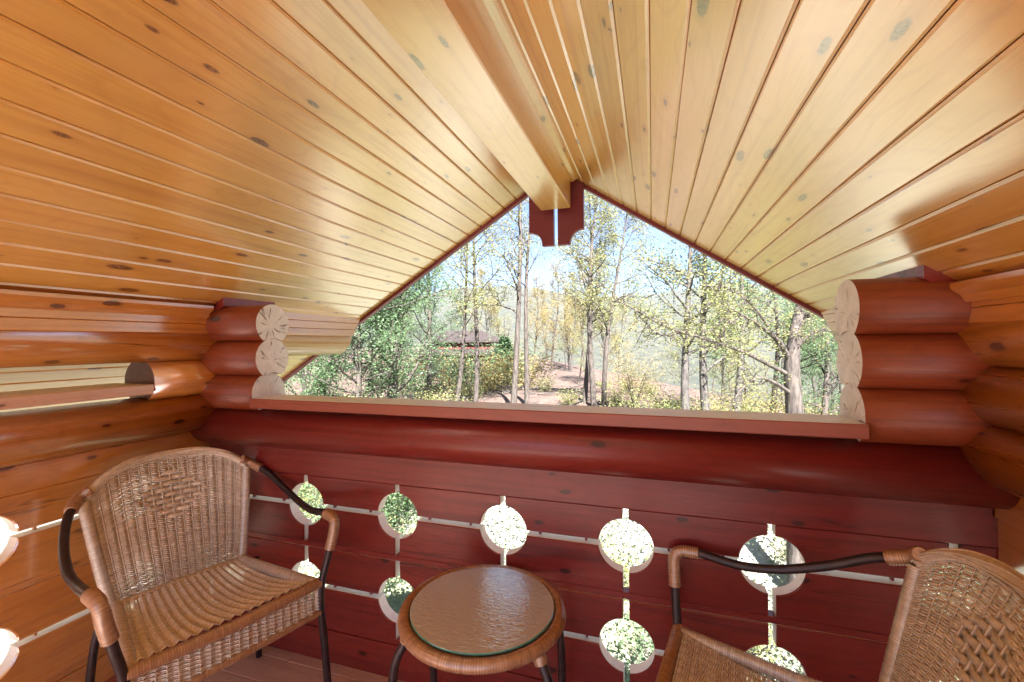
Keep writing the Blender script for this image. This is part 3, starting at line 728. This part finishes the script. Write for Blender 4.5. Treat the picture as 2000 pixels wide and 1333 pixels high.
for k, ang in enumerate((215, 335, 152, 40)):
    a = R(ang); c_, s_ = math.cos(a), math.sin(a); b = Bag()
    b.tube(spline([(c_ * (TR - .04), s_ * (TR - .04), TH - .03), (c_ * (TR - .018), s_ * (TR - .018), TH - .068), (c_ * (TR + .012), s_ * (TR + .012), TH - .14), (c_ * (TR + .020), s_ * (TR + .020), .2), (c_ * (TR + .0), s_ * (TR + .0), 0)], 36), .0125, 12)
    child('leg', b.mesh('leg', STEEL), tb)
    b = Bag(); ridged(b, [(c_ * (TR - .036), s_ * (TR - .036), TH - .03), (c_ * (TR - .020), s_ * (TR - .020), TH - .070)], .0175, .0058, 10); child('wrapped_joint', b.mesh('wrapped_joint', RATTANT), tb)

# ------------------------------------------------------------------ land
F2 = Vector((-math.sin(YAW), math.cos(YAW))); R2 = Vector((math.cos(YAW), math.sin(YAW)))
def sst(x, a, b): t = np.clip((x - a) / (b - a), 0, 1); return t * t * (3 - 2 * t)
def gz(x, y):
    """ground height (world z)"""
    x = np.asarray(x, float); y = np.asarray(y, float)
    d = x * F2.x + y * F2.y; l = x * R2.x + y * R2.y; r_ = np.hypot(x, y)
    z = -4.3 + 1.1 * sst(d, 5, 9) + 1.15 * sst(d, 8, 15) - .25 * sst(d, 16, 34)
    z = z - .20 * np.maximum(0, l - 4.0) * sst(d, 4, 14) * (1 - .0 * d) * np.where(l > 60, 60 / np.maximum(l, 1e-6), 1.)
    z = z + .10 * np.maximum(0, -l - 5) * sst(d, 4, 14) * np.where(l < -60, 60 / np.maximum(-l, 1e-6), 1.)
    z = z + .16 * np.sin(x * .7 + 1.3) * np.cos(y * .6) * sst(r_, 4, 9)
    z = z - 75 * sst(r_, 45, 700)
    th = np.arctan2(l, d)
    ridge = 300 * (1 + .10 * np.sin(th * 5 + .6) + .06 * np.sin(th * 13 + 2) + .03 * np.sin(th * 31))
    z = z + ridge * sst(r_, 500, 2400) + 40 * sst(r_, 700, 1500) * (.5 + .5 * np.sin(th * 9 + r_ * .004))
    return z + H
rr = np.concatenate([np.linspace(0, 60, 90), np.geomspace(62, 3000, 60)]); na = 300
aa = np.linspace(0, 2 * np.pi, na, endpoint=False)
X = rr[:, None] * np.cos(aa)[None]; Y = rr[:, None] * np.sin(aa)[None]; Z = gz(X, Y)
V = np.stack([X, Y, Z], -1).reshape(-1, 3); i = np.arange(len(rr) - 1)[:, None] * na; j = np.arange(na)[None]
Fc = np.stack([i + j, i + na + j, i + na + (j + 1) % na, i + (j + 1) % na], -1).reshape(-1, 4)
tag(put('ground', mesh('ground', V, Fc, GROUND, smooth=True)), kind='structure')

def at(px, d):
    """world x,y of the point d metres deep that shows at picture column px (of 2000)"""
    l = (px - 1000) / 854.3 * d
    return F2.x * d + R2.x * l, F2.y * d + R2.y * l
def zat(py, d): return H + d * (668 - py) / 854.3

def leaves_mesh(name, pts, size, mat, tint=None, flat=.3):
    n = len(pts); pts = np.asarray(pts)
    a = RNG.normal(size=(n, 3)); a[:, 2] *= flat; a /= np.linalg.norm(a, axis=1)[:, None]
    q = RNG.normal(size=(n, 3)); b = np.cross(a, q); b /= np.linalg.norm(b, axis=1)[:, None]
    s = size * RNG.uniform(.6, 1.3, n)[:, None]
    V = np.stack([pts - a * s * .6, pts + b * s * .34, pts + a * s * .6, pts - b * s * .34], 1).reshape(-1, 3)
    Fc = np.arange(4 * n).reshape(-1, 4)
    t = np.repeat(RNG.uniform(0, 1, n), 4)
    return mesh(name, V, Fc, mat, tint=t)
def grow(h, r_, lean=(0, 0), nb=14, spread=1.6, first=.35, fork=0, wob=.25, seed=0, twigs=4):
    """bare wood + leaf spots in local coordinates"""
    rg = np.random.default_rng(seed); b = Bag(); spots = []
    n = 12; t = np.linspace(0, 1, n); ph = rg.uniform(0, 6, 4)
    tr = np.stack([lean[0] * t * h + wob * (np.sin(t * 4 + ph[0]) - math.sin(ph[0])) * .5, lean[1] * t * h + wob * (np.sin(t * 5 + ph[1]) - math.sin(ph[1])) * .5, t * h], 1)
    b.tube(tr, r_ * (1 - .86 * t ** 1.1) + .004, 7)
    def branch(p, d, L_, r0_, depth):
        m = 6; q = [p]; d = d / np.linalg.norm(d)
        for i in range(m):
            d = d + rg.normal(0, .16, 3) + np.array([0, 0, .06]); d /= np.linalg.norm(d); q.append(q[-1] + d * L_ / m)
        q = np.array(q); b.tube(q, np.linspace(r0_, max(r0_ * .25, .003), m + 1), 5 if depth == 0 else 4)
        if depth < 1:
            for k in range(twigs):
                i = rg.integers(2, m + 1); dd = d + rg.normal(0, .6, 3); branch(q[i], dd, L_ * rg.uniform(.4, .75), r0_ * .42, depth + 1)
        for i in range(2, m + 1):
            for _ in range(2 if depth == 0 else 3): spots.append((q[i] + rg.normal(0, .10 + .03 * L_, 3)))
    for k in range(nb):
        f_ = first + (1 - first) * (k + rg.uniform(0, .8)) / nb; i = min(f_, .98) * (n - 1); p = tr[int(i)] * (1 - i % 1) + tr[min(int(i) + 1, n - 1)] * (i % 1)
        a = rg.uniform(0, 6.283); up = rg.uniform(.35, 1.1); L_ = spread * (1.15 - f_ * .75) * rg.uniform(.6, 1.15)
        branch(p, np.array([math.cos(a), math.sin(a), up]), L_, r_ * .42 * (1.1 - f_ * .7), 0)
    return b, np.array(spots)
def tree(name, px, d, py_top, r_, label, leafm, leaf=.048, per=7, bark=None, group=None, base_dz=0, seed=0, clump=.085, **kw):
    x, y = at(px, d); z0 = float(gz(x, y)) - .15 + base_dz; h = zat(py_top, d) - z0
    root = empty(name, (x, y, z0), label=label, cat='tree', group=group)
    b, sp = grow(h, r_, seed=seed, **kw)
    child('trunk', b.mesh('trunk', bark or BARK), root)
    if per > 0:
        rg = np.random.default_rng(seed + 99); pts = np.repeat(sp, int(per * 1.7), 0) + rg.normal(0, clump, (len(sp) * int(per * 1.7), 3))
        child('crown', leaves_mesh('crown', pts, leaf, leafm), root)
    return root
GT = 'spring trees beyond the balcony'
# (name, px, depth, px_top, radius, label, leaf, kwargs)
T_ = [
 ('young_tree', 925, 13.5, 385, .085, 'slim dark trunk standing in front of the far chalet', LEAF_Y, dict(lean=(.045, .0), nb=12, spread=2.0, first=.45, per=3)),
 ('young_tree', 885, 13.0, 420, .075, 'slim trunk leaning right just left of the trunk before the chalet', LEAF_Y, dict(lean=(.08, .02), nb=12, spread=1.8, first=.4, per=4)),
 ('young_tree', 1000, 13.0, 300, .10, 'tall straight trunk under the left hanging board, with long rising branches', LEAF_Y, dict(lean=(.02, .0), nb=15, spread=2.5, first=.4, per=2)),
 ('young_tree', 1028, 14.0, 330, .085, 'tall trunk leaning right just right of the straightest trunk', LEAF_Y, dict(lean=(.07, .0), nb=13, spread=2.2, first=.45, per=2)),
 ('young_tree', 1140, 14.5, 385, .085, 'leftmost stem of the leafy yellow-green clump in the middle', LEAF_Y, dict(lean=(.02, .0), nb=18, spread=1.8, first=.3, per=4)),
 ('young_tree', 1160, 14.0, 370, .10, 'tallest stem of the leafy yellow-green clump in the middle', LEAF_Y, dict(lean=(.01, .02), nb=18, spread=1.5, first=.4, per=3)),
 ('young_tree', 1178, 14.2, 405, .085, 'rightmost stem of the leafy yellow-green clump, leaning right', LEAF_Y, dict(lean=(.10, .0), nb=18, spread=1.8, first=.35, per=4)),
 ('oak_tree', 1345, 9.5, 420, .115, 'rough-barked oak with a pale upper trunk, left of the pair at right', LEAF_Y, dict(lean=(-.02, .0), nb=16, spread=2.0, first=.45, per=4)),
 ('oak_tree', 1392, 9.8, 430, .12, 'forked rough-barked oak, right of the pair at right', LEAF_G, dict(lean=(-.05, .0), nb=15, spread=2.0, first=.4, per=4)),
 ('oak_tree', 1428, 12.0, 440, .11, 'paler trunk just behind the pair of oaks', LEAF_Y, dict(lean=(.03, .0), nb=12, spread=2.0, first=.4, per=4)),
 ('young_tree', 610, 12.0, 560, .09, 'leafy green tree at the far left of the view under the eave', LEAF_G, dict(nb=26, spread=2.2, first=.1, per=10)),
 ('young_tree', 690, 11.0, 520, .10, 'dense light-green tree left of the grey trunk', LEAF_G, dict(nb=26, spread=2.2, first=.1, per=9)),
 ('young_tree', 765, 11.5, 470, .16, 'thick grey trunk among dense light-green leaves at left', LEAF_G, dict(lean=(.03, 0), nb=22, spread=2.2, first=.25, per=7)),
 ('young_tree', 835, 15.0, 440, .09, 'leafy tree just left of the far chalet', LEAF_G, dict(lean=(.04, 0), nb=20, spread=2.0, first=.25, per=6)),
 ('young_tree', 1500, 13.0, 480, .09, 'thin trunk between the oak pair and the thick branching trunk', LEAF_G, dict(nb=14, spread=2.0, first=.3, per=6)),
 ('young_tree', 1600, 12.0, 520, .10, 'pale trunk between the thick branching trunk and the log ends', LEAF_G, dict(nb=16, spread=2.0, first=.2, per=7)),
 ('young_tree', 1640, 15.0, 540, .10, 'rightmost trunk, partly behind the log ends', LEAF_G, dict(nb=16, spread=2.0, first=.2, per=7)),
]
for q, (nm, px, d, pt, r_, lb, lf, kw) in enumerate(T_):
    tree(nm, px, d, pt, r_, lb, lf, seed=q * 7 + 3, group=GT, bark=BARK2 if nm == 'oak_tree' else BARK, **kw)
# the thick trunk at right with long drooping limbs reaching left, drawn limb by limb
x, y = at(1552, 6.6); z0 = float(gz(x, y)) - .2
ok = empty('oak_tree', (x, y, z0), label='thick rough trunk nearest the balcony with long bare limbs reaching left', cat='tree', group=GT)
def loc(px, py, d): a, b_ = at(px, d); return (a - x, b_ - y, zat(py, d) - z0)
b = Bag(); tp = spline([(0, 0, 0), loc(1552, 900, 6.6), loc(1550, 800, 6.6), loc(1546, 720, 6.6), loc(1556, 640, 6.6), loc(1572, 560, 6.7), loc(1580, 460, 6.8)], 30)
b.tube(tp, np.interp(np.linspace(0, 1, 31), [0, .5, .7, 1], [.14, .11, .075, .035]), 12)
spots = []
for pts_, r1 in ((((1540, 705, 6.6), (1520, 670, 6.4), (1485, 640, 6.2), (1445, 615, 6.0), (1410, 595, 5.9)), .045),
                 (((1538, 735, 6.6), (1500, 715, 6.4), (1450, 690, 6.2), (1380, 665, 6.0), (1300, 640, 5.8), (1230, 600, 5.7), (1205, 590, 5.7)), .035),
                 (((1548, 775, 6.6), (1510, 750, 6.4), (1480, 742, 6.2), (1450, 760, 6.1), (1425, 795, 6.0)), .032),
                 (((1500, 640, 6.3), (1470, 600, 6.1), (1430, 570, 6.0), (1380, 560, 6.0)), .02),
                 (((1556, 650, 6.6), (1590, 600, 6.6), (1620, 560, 6.7)), .05),
                 (((1550, 690, 6.6), (1580, 660, 6.5), (1625, 640, 6.4)), .03),
                 (((1340, 650, 5.9), (1290, 655, 5.8), (1240, 610, 5.7)), .014),
                 (((1450, 618, 6.0), (1420, 640, 5.9), (1395, 690, 5.9)), .014)):
    P = spline([loc(*q) for q in pts_], 22); b.tube(P, np.linspace(r1, .006, 23), 7)
    for i in range(5, 23):
        for _ in range(2):
            dd = RNG.normal(0, 1, 3); dd /= np.linalg.norm(dd); L_ = RNG.uniform(.15, .45); e_ = P[i] + dd * L_
            b.tube([P[i], P[i] + dd * L_ * .5 + RNG.normal(0, .03, 3), e_], [.006, .004, .0025], 4); spots += [e_, P[i] + dd * L_ * .7]
child('trunk', b.mesh('trunk', BARK), ok)
sp = np.array(spots); child('crown', leaves_mesh('crown', np.repeat(sp, 9, 0) + RNG.normal(0, .05, (len(sp) * 9, 3)), .030, LEAF_Y), ok)

# woods behind: individual thinner trees made from a few grown kinds
kinds = []
for k in range(7):
    b, s_ = grow(9.0, .10, nb=20 + 2 * (k % 3), spread=2.3, first=.18, seed=500 + k, wob=.5, twigs=3)
    kinds.append((b.mesh('trunk', BARK if k % 2 else BARK2), leaves_mesh('crown', np.repeat(s_, 6, 0) + RNG.normal(0, .12, (len(s_) * 6, 3)), .065, (LEAF_G, LEAF_Y, LEAF_O)[k % 3])))
FW = {0: 'green', 1: 'yellow-green', 2: 'golden'}
ORD = 'first second third fourth fifth sixth seventh eighth ninth tenth eleventh twelfth thirteenth fourteenth fifteenth sixteenth seventeenth eighteenth nineteenth twentieth'.split()
def nth(i): return ORD[i] if i < 20 else ('twenty-' if i < 29 else 'thirty-') + ORD[(i - 20) % 10] if i not in (29,) else 'thirtieth'
wood_trees = []
for q in range(66):
    d = random.uniform(17, 60); px = random.uniform(430, 1760)
    if 1215 < px < 1330 and d > 16 and random.random() < .8: continue
    if 790 < px < 1040 and d < 32: continue
    k = random.randrange(7)
    if px < 850 and k % 3 == 2: k = (k + 1) % 7
    if px < 850 and k % 3: k = 0 if random.random() < .6 else k
    x, y = at(px, d); z0 = float(gz(x, y)) - .2
    o = empty('woodland_tree', (x, y, z0), random.uniform(0, 6.28), cat='tree', group=f'{FW[k % 3]}-leaved trees deeper in the wood')
    s_ = (zat(random.uniform(500, 620) if px < 1250 else random.uniform(520, 640), d) - z0) / 9.0; o.scale = (s_, s_, s_)
    child('trunk', kinds[k][0], o); child('crown', kinds[k][1], o); wood_trees.append((k % 3, px, o))

for c_ in range(3):
    for i, (_, _, o) in enumerate(sorted([w_ for w_ in wood_trees if w_[0] == c_], key=lambda w_: w_[1])):
        o['label'] = f'{nth(i)} from the left of the thin {FW[c_]}-leaved trees deeper in the wood'
# evergreen beside the chalet
x, y = at(985, 22); z0 = float(gz(x, y)) - .1
eg = empty('evergreen_tree', (x, y, z0), label='small dark evergreen standing before the far chalet', cat='tree')
b = Bag(); b.tube([(0, 0, 0), (0, 0, 3.6)], [.08, .01], 6); child('trunk', b.mesh('trunk', BARK), eg)
n = 6000; t = RNG.uniform(.05, 1, n) ** .8; a = RNG.uniform(0, 6.283, n); rr_ = ((1 - t) * 1.5 + .25) * RNG.uniform(.15, 1, n) ** .5 * (.75 + .25 * np.sin(a * 5 + t * 17))
child('crown', leaves_mesh('crown', np.stack([rr_ * np.cos(a), rr_ * np.sin(a), t * 2.2 + RNG.normal(0, .16, n)], 1), .11, LEAF_C), eg)

shrubs = []
def shrub(px, d, wd, ht, mat, label, n=4500, leaf=.042, dz=0):
    x, y = at(px, d); z0 = float(gz(x, y)) - .05 + dz
    o = empty('shrub', (x, y, z0), label=label, cat='shrub', group='shrubs on the slope')
    shrubs.append((label, px, o))
    b = Bag(); sp = []
    for k in range(14):
        a = RNG.uniform(0, 6.283); L_ = RNG.uniform(.6, 1)
        P = spline([(0, 0, 0), (math.cos(a) * wd * .25 * L_, math.sin(a) * wd * .25 * L_, ht * .5 * L_), (math.cos(a) * wd * .5 * L_, math.sin(a) * wd * .5 * L_, ht * L_ * RNG.uniform(.7, 1))], 9)
        b.tube(P, np.linspace(.012, .003, 10), 4); sp += list(P[2:])
    child('stems', b.mesh('stems', BARK), o); sp = np.array(sp); per = max(2, n // len(sp))
    child('foliage', leaves_mesh('foliage', np.repeat(sp, per, 0) + RNG.normal(0, .13 * ht, (len(sp) * per, 3)) * np.array([1.2, 1.2, .8]), leaf, mat), o)
for k in range(16):
    px = 1215 + k * 27 + random.uniform(-8, 8); d = random.uniform(8.5, 15)
    shrub(px, d, 1.6, random.uniform(1.2, 2.1), (LEAF_Y, LEAF_O, LEAF_Y, LEAF_G)[k % 4], ('yellow-green', 'golden', 'yellow-green', 'fresh green')[k % 4] + ' shrub on the slope at right below the oaks')
for k in range(16):
    px = 470 + k * 26; d = random.uniform(7.5, 12)
    shrub(px, d, 1.8, random.uniform(1.2, 2.3), LEAF_G if k % 3 else LEAF_Y, ('fresh green' if k % 3 else 'yellow-green') + ' shrub in the thicket at left beyond the sill', n=4500)
for k in range(18):
    px = 880 + k * 23; d = random.uniform(9, 20)
    shrub(px, d, .8, random.uniform(.5, .9), LEAF_Y, 'low yellow-green shrub on the brown slope in the middle', n=900)
for k in range(26):
    px = 500 + k * 56; d = random.uniform(4.6, 7.5)
    shrub(px, d, 1.2, random.uniform(.6, 1.2), (LEAF_G, LEAF_Y)[k % 2], ('green', 'yellow-green')[k % 2] + ' shrub below the balcony seen through the round cut-outs', n=900)
for k in range(9):
    shrub(795 + k * 29, random.uniform(17, 22), 2.4, random.uniform(1.3, 2.6), (LEAF_Y, LEAF_G, LEAF_O)[k % 3], ('yellow-green', 'fresh green', 'golden')[k % 3] + ' bush hiding the foot of the far chalet', n=1500, leaf=.09)
for lb in {q[0] for q in shrubs}:
    same = sorted([q for q in shrubs if q[0] == lb], key=lambda q: q[1])
    if len(same) > 1:
        for i, (_, _, o) in enumerate(same): o['label'] = f'{nth(i)} {lb}, counted from the left'
# ground cover
n = 170000; d = np.where(RNG.uniform(0, 1, n) < .55, RNG.uniform(3.2, 12, n), RNG.uniform(10, 40, n)); px = RNG.uniform(150, 2100, n); keep = RNG.uniform(0, 1, n) < np.where(d < 13, 1, .35); d, px = d[keep], px[keep]
l = (px - 1000) / 854.3 * d; x = F2.x * d + R2.x * l; y = F2.y * d + R2.y * l
cl = np.sin(x * 1.3) * np.cos(y * 1.1) + RNG.normal(0, .5, len(x)); k_ = cl > np.where(d < 12, -.5, .1); x, y = x[k_], y[k_]
o = put('undergrowth', leaves_mesh('undergrowth', np.stack([x, y, gz(x, y) + RNG.uniform(.0, .22, len(x))], 1), .055, LEAF_U)); tag(o, 'low yellow-green ground cover on the leaf litter', 'undergrowth', kind='stuff')
# fallen branches on the brown slope
b = Bag()
for k in range(60):
    x, y = at(random.uniform(850, 1300), random.uniform(9, 22)); a = random.uniform(0, 3.14); L_ = random.uniform(.5, 2.); p = [(x + math.cos(a) * t * L_, y + math.sin(a) * t * L_, float(gz(x + math.cos(a) * t * L_, y + math.sin(a) * t * L_)) + .04 + random.uniform(0, .06)) for t in (0, .33, .66, 1)]
    b.tube(p, [.03, .025, .02, .01], 5)
tag(put('fallen_branches', b.mesh('fallen_branches', BARK2)), 'fallen branches scattered over the brown slope', 'branches', kind='stuff')

# far chalet
cx, cy_ = at(905, 28.); zc = zat(752, 28)
ca = math.atan2(R2.y, R2.x) + .22
hs = empty('chalet', (cx, cy_, zc), ca, label='dark brown chalet half hidden behind the trees', cat='house')
CW = simple('dark_brown_siding', (.06, .022, .018), .8, .3, 0, 6, (.10, .04, .03)); RF = simple('brown_shingles', (.035, .026, .025), .8, .3, 0, 9, (.07, .052, .05)); WHT = simple('grey_white_paint', (.42, .42, .42), .5)
WG = simple('dark_window_glass', (.03, .04, .05), .1, .8); CRED = simple('dull_red_wall', (.12, .035, .028), .8, .3)
def bxm(name, a, b_, mat):
    x0, y0, z0 = a; x1, y1, z1 = b_
    return mesh(name, [(x0, y0, z0), (x1, y0, z0), (x1, y1, z0), (x0, y1, z0), (x0, y0, z1), (x1, y0, z1), (x1, y1, z1), (x0, y1, z1)], [(0, 3, 2, 1), (4, 5, 6, 7), (0, 1, 5, 4), (1, 2, 6, 5), (2, 3, 7, 6), (3, 0, 4, 7)], mat)
child('wall', bxm('wall', (-3, 0, -1.2), (2.9, 6, 2.1), CW), hs); child('wall', bxm('wall', (-1.6, 1.2, 2.1), (2.5, 5, 2.9), CRED), hs)
def roofm(x0, x1, y0, y1, z0, z1, ov=.4):
    V = [(x0 - ov, y0 - ov, z0), (x1 + ov, y0 - ov, z0), (x1 + ov, y1 + ov, z0), (x0 - ov, y1 + ov, z0), (x0 + .8, (y0 + y1) / 2, z1), (x1 - .8, (y0 + y1) / 2, z1)]
    V += [(a, b_, c - .14) for a, b_, c in V[:4]]
    return mesh('roof', V, [(0, 1, 5, 4), (1, 2, 5), (2, 3, 4, 5), (3, 0, 4), (0, 6, 7, 1), (1, 7, 8, 2), (2, 8, 9, 3), (3, 9, 6, 0), (6, 9, 8, 7)], RF)
child('roof', roofm(-3, 2.9, 0, 6, 2.1, 2.6), hs); child('roof', roofm(-1.6, 2.5, 1.2, 5, 2.9, 3.6, .3), hs)
for xx in (-2.3, -1.0, .4, 1.6):
    f_ = child('window', bxm('window', (xx, -.05, .5), (xx + .9, 0.01, 1.6), CW), hs); child('pane', bxm('pane', (xx + .07, -.07, .57), (xx + .83, -.052, 1.53), WG), f_)
b = Bag(); b.tube([(-3.2, -1.4, .95), (3.2, -1.4, .95)], .035, 6); b.tube([(-3.2, -1.4, .2), (3.2, -1.4, .2)], .03, 6)
for xx in np.linspace(-3.2, 3.2, 9): b.tube([(xx, -1.4, -.6), (xx, -1.4, .95)], .025, 5)
child('railing', b.mesh('railing', WHT), hs); child('deck', bxm('deck', (-3.2, -1.45, -.02), (3.2, -.003, .1), CW), hs)

# ------------------------------------------------------------------ air
m = bpy.data.materials.new('air'); m.use_nodes = True; N = m.node_tree.nodes; L = m.node_tree.links; N.remove(N['Principled BSDF'])
pv = N.new('ShaderNodeVolumePrincipled'); pv.inputs['Density'].default_value = .00012; pv.inputs['Color'].default_value = (.86, .92, 1, 1); pv.inputs['Anisotropy'].default_value = .2
L.new(pv.outputs[0], N['Material Output'].inputs['Volume'])
o = put('haze', bxm('haze', (-3100, -3100, -120), (3100, 3100, 420), m)); tag(o, 'pale blue summer haze over the far valley', 'haze', kind='stuff')
